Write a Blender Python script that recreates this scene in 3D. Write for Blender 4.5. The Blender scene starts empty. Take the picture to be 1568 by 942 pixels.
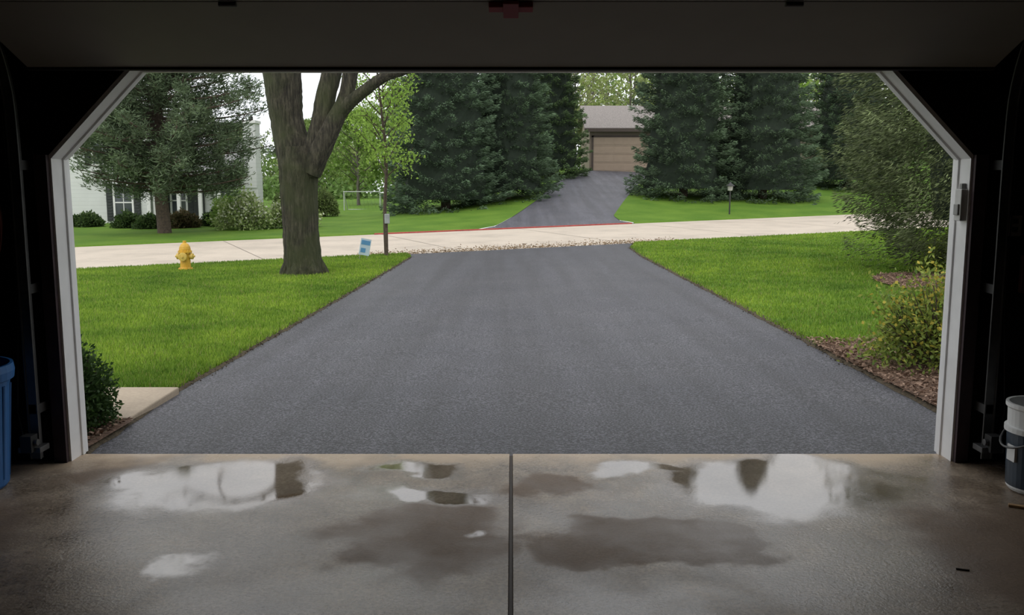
import bpy, math, numpy as np
from mathutils import Matrix, Vector
rng=np.random.default_rng(7)
sc=bpy.context.scene
sc.view_settings.view_transform='Standard'

# ------------------------------------------------------------ materials
def new_mat(name):
    m=bpy.data.materials.new(name); m.use_nodes=True
    nt=m.node_tree; b=nt.nodes['Principled BSDF']
    return m,nt,b
def N(nt,t,**k):
    n=nt.nodes.new(t)
    for a,v in k.items(): setattr(n,a,v)
    return n
def tex(nt,kind='noise',scale=5,detail=4,rough=.55,stretch=None):
    tc=N(nt,'ShaderNodeTexCoord'); src=tc.outputs['Object']
    if stretch:
        mp=N(nt,'ShaderNodeMapping'); mp.inputs['Scale'].default_value=stretch
        nt.links.new(src,mp.inputs[0]); src=mp.outputs[0]
    if kind=='noise':
        n=N(nt,'ShaderNodeTexNoise'); n.inputs['Scale'].default_value=scale
        n.inputs['Detail'].default_value=detail; n.inputs['Roughness'].default_value=rough
        nt.links.new(src,n.inputs['Vector']); return n.outputs['Fac']
    if kind=='voronoi':
        n=N(nt,'ShaderNodeTexVoronoi'); n.inputs['Scale'].default_value=scale
        nt.links.new(src,n.inputs['Vector']); return n.outputs['Distance']
def ramp(nt,fac,stops):
    r=N(nt,'ShaderNodeValToRGB'); e=r.color_ramp.elements
    while len(e)<len(stops): e.new(.5)
    for el,(p,c) in zip(e,stops):
        el.position=p; el.color=(c[0],c[1],c[2],1) if hasattr(c,'__len__') else (c,c,c,1)
    nt.links.new(fac,r.inputs[0]); return r.outputs[0]
def mixc(nt,f,a,b,mode='MIX'):
    m=N(nt,'ShaderNodeMix',data_type='RGBA',blend_type=mode)
    for i,v in ((0,f),(6,a),(7,b)):
        if isinstance(v,(int,float)):
            m.inputs[i].default_value=v if i==0 else (v,v,v,1)
        elif isinstance(v,tuple): m.inputs[i].default_value=(*v,1)
        else: nt.links.new(v,m.inputs[i])
    return m.outputs[2]
def math_(nt,op,a,b=None,clamp=False):
    m=N(nt,'ShaderNodeMath',operation=op,use_clamp=clamp)
    for i,v in enumerate((a,b)):
        if v is None: continue
        if isinstance(v,(int,float)): m.inputs[i].default_value=v
        else: nt.links.new(v,m.inputs[i])
    return m.outputs[0]
def bump(nt,b,h,strength=.3,dist=.02):
    n=N(nt,'ShaderNodeBump'); n.inputs['Strength'].default_value=strength; n.inputs['Distance'].default_value=dist
    nt.links.new(h,n.inputs['Height']); nt.links.new(n.outputs[0],b.inputs['Normal'])
def simple(name,c,rough=.6,var=.15,scale=8,bmp=0,metal=0,stretch=None,spec=.5):
    m,nt,b=new_mat(name)
    f=tex(nt,scale=scale,stretch=stretch)
    c=np.array(c)
    nt.links.new(ramp(nt,f,[(.3,tuple(c*(1-var))),(.7,tuple(np.minimum(c*(1+var),1)))]),b.inputs['Base Color'])
    b.inputs['Roughness'].default_value=rough; b.inputs['Metallic'].default_value=metal
    b.inputs['Specular IOR Level'].default_value=spec
    if bmp: bump(nt,b,f,bmp,.02)
    return m
def leafmat(name,trans=.3,rough=.6):
    m,nt,b=new_mat(name)
    a=N(nt,'ShaderNodeAttribute',attribute_name='Col')
    nt.links.new(a.outputs['Color'],b.inputs['Base Color'])
    b.inputs['Roughness'].default_value=rough; b.inputs['Specular IOR Level'].default_value=.25
    if trans:
        t=N(nt,'ShaderNodeBsdfTranslucent'); nt.links.new(a.outputs['Color'],t.inputs['Color'])
        mx=N(nt,'ShaderNodeMixShader'); mx.inputs[0].default_value=trans
        nt.links.new(b.outputs[0],mx.inputs[1]); nt.links.new(t.outputs[0],mx.inputs[2])
        nt.links.new(mx.outputs[0],nt.nodes['Material Output'].inputs[0])
    return m
M_leaf=leafmat('leaf',.35); M_needle=leafmat('needle',.15,.7); M_grassb=leafmat('grass_blade',.35)
M_core=simple('shaded_crown_core',(.015,.026,.015),.9,.3,6)  # dark cone that fills conifer crowns, interior shade put into its colour

def bark(name,a,bb,sc_=6):
    m,nt,b=new_mat(name)
    f=tex(nt,scale=sc_,detail=8,rough=.7,stretch=(3.2,3.2,.45))
    g=tex(nt,scale=1.3,detail=3)
    c1=ramp(nt,f,[(.38,tuple(np.array(a)*.25)),(.5,a),(.66,bb)])
    nt.links.new(mixc(nt,ramp(nt,g,[(.42,0.),(.62,.65)]),c1,(.055,.068,.02)),b.inputs['Base Color'])
    b.inputs['Roughness'].default_value=.9; bump(nt,b,f,1.,.09); return m
M_bark=bark('bark_ash',(.050,.043,.028),(.13,.115,.08),7)
M_bark2=simple('bark_pine',(.075,.055,.04),.9,.4,14,.8)
M_bark3=simple('bark_grey',(.13,.115,.10),.9,.3,14,.5)

# ------------------------------------------------------------ mesh building
class MB:
    def __init__(s): s.V=[];s.F=[];s.C=[];s.M=[];s.n=0;s.S=[]
    def add(s,V,F,mi=0,col=(1,1,1),smooth=False):
        V=np.asarray(V,float); F=np.asarray(F,int)
        if len(V)==0: return
        s.V.append(V); s.F.append(F+s.n); s.n+=len(V)
        c=np.asarray(col,float)
        s.C.append(np.tile(c,(len(V),1)) if c.ndim==1 else c)
        s.M.append(np.full(len(F),mi)); s.S.append(np.full(len(F),smooth))
    def build(s,name,mats,parent=None,bevel=0):
        V=np.vstack(s.V); C=np.vstack(s.C)
        me=bpy.data.meshes.new(name)
        me.vertices.add(len(V)); me.vertices.foreach_set('co',V.astype(np.float32).ravel())
        li=np.concatenate([f.ravel() for f in s.F]); tot=np.concatenate([np.full(len(f),f.shape[1]) for f in s.F])
        me.loops.add(len(li)); me.loops.foreach_set('vertex_index',li.astype(np.int32))
        me.polygons.add(len(tot)); st=np.concatenate([[0],np.cumsum(tot)[:-1]])
        me.polygons.foreach_set('loop_start',st.astype(np.int32))
        try: me.polygons.foreach_set('loop_total',tot.astype(np.int32))
        except Exception: pass
        me.polygons.foreach_set('material_index',np.concatenate(s.M).astype(np.int32))
        me.polygons.foreach_set('use_smooth',np.concatenate(s.S))
        ca=me.color_attributes.new('Col','FLOAT_COLOR','POINT')
        ca.data.foreach_set('color',np.hstack([C,np.ones((len(C),1))]).astype(np.float32).ravel())
        me.update(calc_edges=True); me.validate()
        for m in mats: me.materials.append(m)
        o=bpy.data.objects.new(name,me); sc.collection.objects.link(o)
        if parent: o.parent=parent
        if bevel:
            md=o.modifiers.new('bevel','BEVEL'); md.width=bevel; md.segments=2; md.limit_method='ANGLE'
        return o
def box(x0,x1,y0,y1,z0,z1):
    V=[(x,y,z) for x in (x0,x1) for y in (y0,y1) for z in (z0,z1)]
    F=[(0,1,3,2),(4,6,7,5),(0,4,5,1),(2,3,7,6),(0,2,6,4),(1,5,7,3)]
    return np.array(V,float),np.array(F)
def xf(V,M):
    M=np.array(M); return V@M[:3,:3].T+M[:3,3]
def lathe(prof,n=24,axis=None,loc=(0,0,0)):
    prof=np.array(prof,float); a=np.linspace(0,2*np.pi,n,endpoint=False)
    V=np.array([(r*np.cos(t),r*np.sin(t),z) for r,z in prof for t in a]); k=len(prof)
    F=[(i*n+j,i*n+(j+1)%n,(i+1)*n+(j+1)%n,(i+1)*n+j) for i in range(k-1) for j in range(n)]
    if axis is not None: V=V@np.array(Vector((0,0,1)).rotation_difference(Vector(axis)).to_matrix()).T
    return V+np.array(loc),np.array(F)
def tube(P,R,n=8,jit=0,r=rng):
    P=np.array(P,float); R=np.array(R,float); k=len(P)
    T=np.gradient(P,axis=0); T/=np.linalg.norm(T,axis=1)[:,None]+1e-9
    ref=np.array([0,1,0]) if abs(T[:,2]).mean()>.5 else np.array([0,0,1.])
    U=np.cross(T,ref); U/=np.linalg.norm(U,axis=1)[:,None]+1e-9; W=np.cross(T,U)
    a=np.linspace(0,2*np.pi,n,endpoint=False)
    J=1+(r.normal(0,jit,(1,n))*np.ones((k,1))+r.normal(0,jit*.4,(k,n)) if jit else np.zeros((k,n)))
    V=P[:,None]+(R[:,None]*J)[...,None]*(np.cos(a)[None,:,None]*U[:,None]+np.sin(a)[None,:,None]*W[:,None])
    V=V.reshape(-1,3)
    i,j=np.meshgrid(np.arange(k-1),np.arange(n),indexing='ij')
    F=np.stack([i*n+j,i*n+(j+1)%n,(i+1)*n+(j+1)%n,(i+1)*n+j],-1).reshape(-1,4)
    return V,F
def spl(P,R,m):
    P=np.array(P,float);R=np.array(R,float); t=np.arange(len(P)); tt=np.linspace(0,len(P)-1,m)
    Q=np.vstack([2*P[0]-P[1],P,2*P[-1]-P[-2]]); out=[]
    for u in tt:
        i=min(int(u),len(P)-2); f=u-i; a,b,c,d=Q[i:i+4]
        out.append(.5*((2*b)+(c-a)*f+(2*a-5*b+4*c-d)*f*f+(3*b-a-3*c+d)*f**3))
    return np.array(out),np.interp(tt,t,R)
def norm(v): return v/(np.linalg.norm(v,axis=-1,keepdims=True)+1e-9)
def leaves(mb,P,D,L,W,C,mi=0,r=rng):
    n=len(P)
    if n==0: return
    D=norm(D); S=norm(np.cross(D,r.normal(size=(n,3))))
    L=np.broadcast_to(np.asarray(L,float),(n,))[:,None]; W=np.broadcast_to(np.asarray(W,float),(n,))[:,None]
    V=np.stack([P,P+D*L*.5+S*W*.5,P+D*L,P+D*L*.5-S*W*.5],1).reshape(-1,3)
    F=np.arange(4*n).reshape(n,4)
    C=np.asarray(C,float)
    if C.ndim==1: C=np.tile(C,(n,1))
    mb.add(V,F,mi,np.repeat(C,4,0))
def patch(name,fn,nu,nv,mat,build=True,mb=None,mi=0):
    u,v=np.meshgrid(np.linspace(0,1,nu),np.linspace(0,1,nv),indexing='ij')
    V=np.stack(fn(u,v),-1).reshape(-1,3)
    i,j=np.meshgrid(np.arange(nu-1),np.arange(nv-1),indexing='ij')
    F=np.stack([i*nv+j,(i+1)*nv+j,(i+1)*nv+j+1,i*nv+j+1],-1).reshape(-1,4)
    if mb is None: mb=MB()
    mb.add(V,F,mi,smooth=True)
    if build: return mb.build(name,[mat])
    return mb

# ------------------------------------------------------------ terrain functions (world metres)
EY=lambda X: 19.5+.49*X            # near edge of the street
def near_z(X,Y):
    t=np.clip(Y/EY(X),0,1.2); return -.02+t*(-.28+.012*X)
def Lx(Y): return np.interp(Y,[0,1.7,7.4,14,17,18.6],[-2.44,-2.54,-2.47,-2.42,-2.42,-2.75])
def Rx(Y): return np.interp(Y,[0,1,4.35,16,19,21],[2.9,2.92,2.95,2.97,3.1,3.5])
def sstep(t): t=np.clip(t,0,1); return t*t*(3-2*t)
def far_z(X,Y):
    v=Y-.49*X; return -.19+.016*np.clip(X,-40,40)+(.012+.086*sstep((X+8)/11))*np.clip(v-27.9,0,24)
FL=lambda v: np.interp(v,[27.9,28.6,31,36.4,43.8,50.7,53],[-1.2,-.6,0,1.14,2.4,4.6,7.2])
FR=lambda v: np.interp(v,[27.9,28.6,30,34.5,41.6,48.1,50.7,53],[4.7,4.2,4.1,5.1,6.8,10,10,7.3])

# ------------------------------------------------------------ ground materials
def asphalt(name,base=.049,rough=.54):
    m,nt,b=new_mat(name)
    f=tex(nt,scale=62,detail=2,rough=.9); g=tex(nt,scale=.9,detail=5)
    c=ramp(nt,f,[(.36,(base*.20,base*.21,base*.26)),(.5,(base*.85,base*.87,base*1.05)),(.63,(base*3.0,base*3.0,base*3.5))])
    c=mixc(nt,1.,c,ramp(nt,g,[(.3,(.84,.84,.86)),(.7,(1.15,1.13,1.10))]),'MULTIPLY')
    s=tex(nt,scale=1.2,detail=2,stretch=(2.5,.10,1)); c=mixc(nt,1.,c,ramp(nt,s,[(.35,(.84,.83,.82)),(.65,(1.14,1.14,1.14))]),'MULTIPLY')
    nt.links.new(c,b.inputs['Base Color']); b.inputs['Roughness'].default_value=rough
    bump(nt,b,f,.7,.014); return m
M_asph=asphalt('asphalt')
def grassground():
    m,nt,b=new_mat('lawn_turf')
    f=tex(nt,scale=60,detail=6,rough=.75); g=tex(nt,scale=.7,detail=4)
    c=ramp(nt,f,[(.3,(.06,.12,.014)),(.5,(.12,.235,.03)),(.7,(.20,.33,.05))])
    c=mixc(nt,1.,c,ramp(nt,g,[(.3,(.70,.78,.7)),(.7,(1.2,1.1,1.1))]),'MULTIPLY')
    nt.links.new(c,b.inputs['Base Color']); b.inputs['Roughness'].default_value=.85; b.inputs['Specular IOR Level'].default_value=.15
    bump(nt,b,f,.6,.04); return m
M_turf=grassground()
def concrete(name,c,sc1=1.5):
    m,nt,b=new_mat(name); c=np.array(c)
    f=tex(nt,scale=40,detail=5,rough=.7); g=tex(nt,scale=sc1,detail=6,rough=.65)
    k=ramp(nt,g,[(.3,tuple(c*.82)),(.5,tuple(c)),(.7,tuple(np.minimum(c*1.1,.9)))])
    k=mixc(nt,1.,k,ramp(nt,f,[(.3,.85),(.7,1.1)]),'MULTIPLY')
    nt.links.new(k,b.inputs['Base Color']); b.inputs['Roughness'].default_value=.8; bump(nt,b,f,.2,.01); return m
M_street=concrete('street_concrete',(.55,.475,.39),.8)
M_walk=concrete('walk_concrete',(.40,.325,.24))
M_mulch=simple('mulch',(.12,.07,.045),.95,.6,45,1.)
M_dirt=simple('edge_soil',(.06,.045,.025),.95,.5,30,.8)
M_red=simple('red_curb_paint',(.36,.06,.05),.8,.3,10)

# driveway
patch('driveway',lambda u,v:(lambda Lr,Rr:(lambda X:(X,v*EY(X)+.02*(1-v),near_z(X,v*EY(X))))(Lr+(Rr-Lr)*u))(Lx(v*18.4)-.14,Rx(v*21)+.14),24,60,M_asph)
# street
def fst(u,v):
    X=-45+u*115; w=19.42+v*8.75; Y=w+.49*X; k=(w-19.5)/8.4
    return X,Y,(-.3+.012*X)*(1-k)+(-.19+.016*X)*k-.012
patch('street',fst,120,8,M_street)
mb=MB()
Mj=simple('joint_dark',(.20,.17,.14),.9,.2,20)
for X0 in np.arange(-38,60,4.6):
    a=[];
    for t in np.linspace(0,1,9):
        w=19.5+8.4*t; X=X0-t*3.2; Y=w+.49*X; z=(-.3+.012*X)*(1-t)+(-.19+.016*X)*t-.008
        a+= [(X-.012,Y,z),(X+.012,Y,z)]
    F=[(2*i,2*i+1,2*i+3,2*i+2) for i in range(8)]; mb.add(a,F)
mb.build('street_joints',[Mj])
# grit and leaf litter at the mouth of the driveway
M_lit=leafmat('leaf_litter',0,.9)
mb=MB(); r=np.random.default_rng(8); n=2600
X=r.uniform(-4,5,n); w_=19.55+np.abs(r.normal(0,.7,n)); Y=w_+.49*X; k=(w_-19.5)/8.4; Z=(-.3+.012*X)*(1-k)+(-.19+.016*X)*k-.006
leaves(mb,np.stack([X,Y,Z],-1),r.normal(size=(n,3))*[1,1,.1],r.uniform(.02,.07,n),r.uniform(.02,.05,n),np.array([.24,.17,.10])*r.uniform(.6,1.3,(n,1)),0,r)
mb.build('leaf_litter',[M_lit])
mb=MB(); Xs=np.linspace(-4.6,4.6,50); V=[]
for X in Xs:
    Y=27.85+.49*X; z=-.19+.016*X
    V+=[(X,Y-.05,z-.01),(X,Y-.05,z+.022),(X,Y+.09,z+.032),(X,Y+.09,z-.02)]
F=[(4*i+k,4*i+4+k,4*i+5+k,4*i+1+k) for i in range(49) for k in range(3)]
mb.add(V,F); mb.build('curb',[M_red])

# near lawns (turf + blades)
BX,BY,BRX,BRY=6.95,9.0,1.15,1.9
def in_mulchR(X,Y): return ((X>Rx(Y)-.1)&(Y<3.75-.12*np.sin(X*3)))|(((X-BX)/BRX)**2+((Y-BY)/BRY)**2<1)
def in_leftbed(X,Y): return (Y<1.76)&(X<-2.4)
def blades(mb,X,Y,D,r):
    n=len(X); z=near_z(X,Y)+.03
    P=np.stack([X,Y,z-.01],-1); Dv=norm(np.stack([r.normal(0,.4,n),r.normal(0,.4,n),np.ones(n)],-1))
    L=r.uniform(.03,.07,n); W=.004+.0007*D
    S=norm(np.stack([np.ones(n),r.normal(0,.6,n),np.zeros(n)],-1))
    V=np.stack([P-S*W[:,None]*.5,P+S*W[:,None]*.5,P+Dv*L[:,None]],1).reshape(-1,3)
    t=r.uniform(0,1,n)[:,None]
    pat=(.5+.22*np.sin(X*.9+1.3*np.sin(Y*.7))*np.cos(Y*.8+np.sin(X))+.16*np.sin(X*3.1+2*np.sin(Y*1.9))*np.cos(Y*2.7+X)+.12*np.sin(X*7+3*np.sin(Y*4))*np.sin(Y*6.1))[:,None]
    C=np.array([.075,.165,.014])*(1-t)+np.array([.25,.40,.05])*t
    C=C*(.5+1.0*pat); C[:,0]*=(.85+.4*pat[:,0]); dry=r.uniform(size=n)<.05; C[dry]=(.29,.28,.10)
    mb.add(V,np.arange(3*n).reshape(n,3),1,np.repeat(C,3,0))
def lawn(name,side):
    mb=MB()
    if side<0:
        patch('',lambda u,v:(lambda E:(lambda X:(X,np.maximum(v*EY(X),.03),near_z(X,v*EY(X))+.028))(-30+(E+30)*u))(Lx(v*18.4)-.05),90,70,None,False,mb)
    else:
        patch('',lambda u,v:(lambda E:(lambda X:(X,np.maximum(v*EY(X),.03),near_z(X,v*EY(X))+.028))(E+(45-E)*u))(Rx(v*21)+.05),90,70,None,False,mb)
    r=np.random.default_rng(3 if side<0 else 4)
    n=1500000
    if side<0: X=r.uniform(-13,-2.3,n);Y=r.uniform(1.5,18.5,n)
    else: X=r.uniform(2.9,15,n);Y=r.uniform(2.5,27,n)
    D=Y+5.03
    keep=(r.uniform(size=n)<np.minimum(1,(7/D)**1.6*.75))&(Y<EY(X)-.02)&(np.abs(X)<.62*D)
    edge=r.uniform(0,.05,n)
    keep&=((X<Lx(Y)-.0-edge*.5)&~in_leftbed(X,Y)) if side<0 else ((X>Rx(Y)+.0+edge*.5)&~in_mulchR(X,Y))
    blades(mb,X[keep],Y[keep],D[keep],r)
    return mb.build(name,[M_turf,M_grassb])
lawn('lawn',-1); lawn('lawn',1)
for side in (-1,1):
    mb=MB(); V=[]; n=90
    r=np.random.default_rng(11)
    for i,t in enumerate(np.linspace(.004,1,n)):
        E=(Lx(t*18.4) if side<0 else Rx(t*21)); Y=t*EY(E); w=r.uniform(.05,.08)
        xa=E-side*r.uniform(.0,.03); xb=E+side*w; z=near_z(E,Y)
        V+=[(xa,Y,z+.002),(E+side*.02,Y,z+.02),(xb,Y,z+.033)]
    F=[(3*i+k,3*i+3+k,3*i+4+k,3*i+1+k) for i in range(n-1) for k in range(2)]
    mb.add(V,F)
    n=700; t=r.uniform(.1,1,n); E=(Lx(t*18.4) if side<0 else Rx(t*21)); Y=t*EY(E)
    P=np.stack([E+side*r.normal(.0,.03,n),Y,near_z(E,Y)+.012],-1)
    leaves(mb,P,r.normal(size=(n,3))*[1,1,.3],r.uniform(.01,.035,n),.015,(.12,.08,.04),0,r)
    mb.build('soil_edging',[M_dirt])
def chips(mb,X,Y,r,zo):
    n=len(X); P=np.stack([X,Y,near_z(X,Y)+zo+r.uniform(0,.02,n)],-1)
    t=r.uniform(size=n)[:,None]; C=np.array([.10,.06,.04])*(1-t)+np.array([.38,.26,.19])*t
    leaves(mb,P,r.normal(size=(n,3))*[1,1,.25],r.uniform(.02,.06,n),r.uniform(.01,.022,n),C,1,r)
M_chip=leafmat('mulch_chips',0,.9)
r=np.random.default_rng(21)
mb=MB(); patch('',lambda u,v:(lambda Y:(Rx(Y)+.01+u*3.6,Y,near_z(Rx(Y)+u*3.6,Y)+.034+.012*np.minimum(u*20,1)))(.03+v*(3.75)),30,30,None,False,mb)
X=r.uniform(2.9,5.4,15000);Y=r.uniform(.1,3.95,15000);k=X>Rx(Y)-.03; chips(mb,X[k],Y[k],r,.045); mb.build('mulch_bed',[M_mulch,M_chip])
mb=MB(); patch('',lambda u,v:(BX+BRX*v*np.cos(u*2*np.pi),BY+BRY*v*np.sin(u*2*np.pi),near_z(7+0*u,BY+BRY*v*np.sin(u*2*np.pi))+.05),40,6,None,False,mb)
a=r.uniform(0,6.283,8000);q=np.sqrt(r.uniform(0,1,8000)); chips(mb,BX+BRX*q*np.cos(a),BY+BRY*q*np.sin(a),r,.05); mb.build('mulch_bed',[M_mulch,M_chip])
mb=MB(); patch('',lambda u,v:(-6+u*3.54,.03+v*.74,near_z(-6+u*3.56,.02+v*.75)+.031),20,8,None,False,mb)
X=r.uniform(-4.5,-2.50,3500);Y=r.uniform(.05,.8,3500); chips(mb,X,Y,r,.03); mb.build('mulch_bed',[M_mulch,M_chip])
mb=MB(); mb.add(*box(-5.2,-3.62,.80,1.70,-.12,.004)); mb.add(*box(-3.605,-2.50,.80,1.70,-.12,.004)); mb.build('walkway_slab',[M_walk],bevel=.01)

def farpatch(name,x0,x1,mat,off,nu=80,nv=80,vmax=120):
    def f(u,v):
        w=27.9+(v**1.8)*(vmax-27.9); a=x0(w); b=x1(w); X=a+(b-a)*u; Y=w+.49*X
        return X,Y,far_z(X,Y)+off-np.where(v==0,.12,0)
    return patch(name,f,nu,nv,mat)
farpatch('far_lawn',lambda w:-70+0*w,FL,M_turf,.03)
farpatch('far_lawn',FR,lambda w:90+0*w,M_turf,.03)
def f(u,v):
    w=27.88+v*(51-27.88); a=FL(w)-.03;b=FR(w)+.03; X=a+(b-a)*u; Y=w+.49*X; return X,Y,far_z(X,Y)+.012
patch('neighbor_driveway',f,14,60,asphalt('asphalt_far',.085,.6))

# ------------------------------------------------------------ conifers
def spruce(name,x,y,H,R,seed,col=(.12,.18,.11),skirt=.25,exp=.52,z=None,droop=.25,blade=1.,nb=125,dl=.46,ds=.60,low=1.,bw=1.,shag=1.,core=.68,cont=1.15,base=.28):
    r=np.random.default_rng(seed); z0=far_z(x,y) if z is None else z
    mb=MB()
    P,Rr=spl([(x,y,z0-.1),(x,y,z0+H*.5),(x,y,z0+H)],[.22,.14,.02],10); mb.add(*tube(P,Rr,8),2)
    prof=lambda h: max(R*(1-h/H)**exp*min(1,low+(1-low)*h/2.2),.15)
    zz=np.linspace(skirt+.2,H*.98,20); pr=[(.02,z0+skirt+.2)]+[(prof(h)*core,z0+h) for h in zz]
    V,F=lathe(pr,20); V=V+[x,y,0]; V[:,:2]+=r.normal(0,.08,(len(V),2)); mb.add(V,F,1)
    lev=[]; h=skirt
    while h<H*.97:
        lev.append(h); h+=dl*r.uniform(.8,1.2)
    Ps=[];Ds=[];Ls=[];Ws=[];Cs=[]
    for h in lev:
        rr=prof(h); nbx=int(2*np.pi*rr/ds+3)
        az0=r.uniform(0,6.28)
        for k in range(nbx):
            az=az0+2*np.pi*(k+r.uniform(-.35,.35))/nbx; ln=rr*r.uniform(.76,1.12)*(1+.06*math.sin(3*az+h))
            d=np.array([math.cos(az),math.sin(az),0]); sd=np.array([-d[1],d[0],0])
            m=int(nb*min(1,.35+ln/2.5)); s=1-(r.uniform(0,1,m)**1.4)*min(.55,1.35/ln*.8)
            u=r.uniform(-1,1,m); wd=.36*np.clip((1.04-s)*ln*1.1,.15,1)**.6
            lat=u*wd*min(1,ln)
            dz=r.normal(0,.13)
            zo=z0+h+dz-droop*ln*s+.24*ln*s**3
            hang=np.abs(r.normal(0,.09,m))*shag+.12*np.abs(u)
            p=np.array([x,y,0])+d*(ln*s)[:,None]+sd*lat[:,None]; p[:,2]=zo-hang
            di=d*r.uniform(.5,1,m)[:,None]+sd*(u*r.uniform(.3,.9,m))[:,None]+np.array([0,0,1])*(r.normal(.0,.22,m)-.25*(shag-1))[:,None]
            Ps.append(p);Ds.append(di);Ls.append(r.uniform(.12,.22,m)*blade);Ws.append(r.uniform(.03,.05,m)*blade*bw)
            c=np.array(col)*r.uniform(.7,1.3)
            f=(np.clip(base+cont*np.clip(s,0,1)**2.5*(1-hang*3.0),.2,1.6))[:,None]*r.uniform(.75,1.25,(m,1)); Cs.append(c*f)  # paler new growth at tips; shade painted under boughs and inside the crown
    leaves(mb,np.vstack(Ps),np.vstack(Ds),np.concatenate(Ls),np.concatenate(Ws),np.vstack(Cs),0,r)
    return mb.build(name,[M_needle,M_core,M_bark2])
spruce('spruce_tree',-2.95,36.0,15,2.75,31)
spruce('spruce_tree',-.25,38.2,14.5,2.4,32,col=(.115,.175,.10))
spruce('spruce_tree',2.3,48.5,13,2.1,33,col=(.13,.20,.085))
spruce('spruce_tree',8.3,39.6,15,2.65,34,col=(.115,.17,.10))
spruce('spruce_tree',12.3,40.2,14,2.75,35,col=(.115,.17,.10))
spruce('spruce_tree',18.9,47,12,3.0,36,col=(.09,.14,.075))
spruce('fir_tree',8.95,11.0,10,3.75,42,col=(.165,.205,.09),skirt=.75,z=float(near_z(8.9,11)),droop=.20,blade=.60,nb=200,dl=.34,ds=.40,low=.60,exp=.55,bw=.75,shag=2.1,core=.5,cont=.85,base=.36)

def clumptree(name,x,y,z0,H,R,seed,col,hmin,nbr,bl=.16,bw=.02,pts=46,trunkr=.16,exp=.5,per=(5,9)):
    """open pine crown: limbs carrying brush tufts of needles"""
    r=np.random.default_rng(seed); mb=MB()
    P=[(x,y,z0-.1)]+[(x+r.normal(0,.06),y+r.normal(0,.06),z0+H*k/5) for k in range(1,6)]
    P,Rr=spl(P,[trunkr*1.15,trunkr,trunkr*.85,trunkr*.6,trunkr*.35,.03],16); mb.add(*tube(P,Rr,10,.05,r),1,smooth=True)
    Ps=[];Ds=[];Cs=[];Ls=[]
    for i in range(nbr):
        h=hmin+(H-hmin)*((i+.5)/nbr)**1.05; hh=(h-hmin)/(H-hmin)
        ln=R*(1-hh**1.8)**exp*r.uniform(.6,1.08)*(.8+.3*min(1,hh*5)); az=i*2.399+r.normal(0,.25)
        d=np.array([math.cos(az),math.sin(az),0]); sd=np.array([-d[1],d[0],0])
        s=np.linspace(0,1,7); q=np.array([x,y,z0+h])+d*(s*ln)[:,None]+np.array([0,0,1])*(.10*ln*s-.05*ln*np.sin(s*3))[:,None]+sd*(r.normal(0,.06)*ln*s**2)[:,None]
        mb.add(*tube(q,np.linspace(.05,.012,7),5),1)
        for k in range(r.integers(*per)*2):
            t=r.uniform(.25,1.02); c=np.array([np.interp(t,s,q[:,j]) for j in range(3)])
            off=sd*r.normal(0,.30)*ln*.5*(1.15-t)+d*r.normal(0,.12)+np.array([0,0,r.normal(.04,.18)])
            c2=c+off; mb.add(*tube([c,(c+c2)/2+[0,0,.03],c2],[.014,.01,.006],4),1)
            g=r.normal(size=(pts,3)); g[:,2]=np.abs(g[:,2])*.6+.1; g+=d*.7
            Ps.append(c2+r.normal(0,.12,(pts,3))); Ds.append(g); Ls.append(r.uniform(.6,1.2,pts)*bl)
            Cs.append(np.array(col)*r.uniform(.6,1.35)*r.uniform(.7,1.3,(pts,1)))
    leaves(mb,np.vstack(Ps),np.vstack(Ds),np.concatenate(Ls),bw,np.vstack(Cs),0,r)
    return mb.build(name,[M_needle,M_bark2])
PX,PY=-12.1,26.9
clumptree('pine_tree',PX,PY,float(far_z(PX,PY)),8.6,3.6,41,(.11,.155,.085),1.45,150,pts=60,bl=.2,bw=.036,trunkr=.2,exp=.42)

# ------------------------------------------------------------ broadleaf trees
def grow(mb,p,d,L,rad,depth,r,tips,mi=1,up=.15,n=5,spread=.55,kids=(2,4)):
    pts=[p]; dd=np.array(d,float)
    for i in range(n):
        dd=norm(dd+r.normal(0,.13,3)+np.array([0,0,up*.3])); pts.append(pts[-1]+dd*L/n)
    R=np.linspace(rad,rad*.62,n+1); mb.add(*tube(pts,R,max(4,min(10,int(rad*60)+4))),mi,smooth=True)
    tips.append((pts[-1],dd,depth))
    if depth<=0: return
    for k in range(r.integers(*kids)):
        i=r.integers(2,n+1) if k else n
        nd=norm(dd+r.normal(0,spread,3)+np.array([0,0,up])); grow(mb,pts[i],nd,L*r.uniform(.6,.85),R[i]*.72,depth-1,r,tips,mi,up,n,spread,kids)
TX,TY=-3.93,12.2
TZ=float(near_z(TX,TY))
r=np.random.default_rng(50); mb=MB()
def tp(px,pz,dy=0): return (px,TY+dy,pz)
def limb(P,R,m=24,n=18,j=.05):
    P,R=spl(P,R,m); mb.add(*tube(P,R,n,j,r),1,smooth=True)
limb([tp(-3.93,TZ-.15),tp(-3.93,TZ+.03),tp(-3.94,TZ+.25),tp(-3.96,.55),tp(-3.97,1.3),tp(-3.97,1.75),tp(-3.98,2.15)],[.46,.41,.36,.335,.345,.37,.36],40,26,.045)
for a in np.linspace(0,6.28,8)[:-1]:
    limb([(TX+.28*math.cos(a),TY+.28*math.sin(a),TZ+.32),(TX+.36*math.cos(a),TY+.36*math.sin(a),TZ+.10),(TX+.46*math.cos(a+.1),TY+.46*math.sin(a+.1),TZ-.06)],[.06,.10,.05],8,8)
limb([tp(-3.98,1.7),tp(-4.08,2.2,.03),tp(-4.17,2.65,.05),tp(-4.2,3.1,.05),tp(-4.23,3.6,.05),tp(-4.35,4.5,.1),tp(-4.3,5.6,.2)],[.33,.32,.30,.33,.35,.30,.22],34,20,.05)
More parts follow.
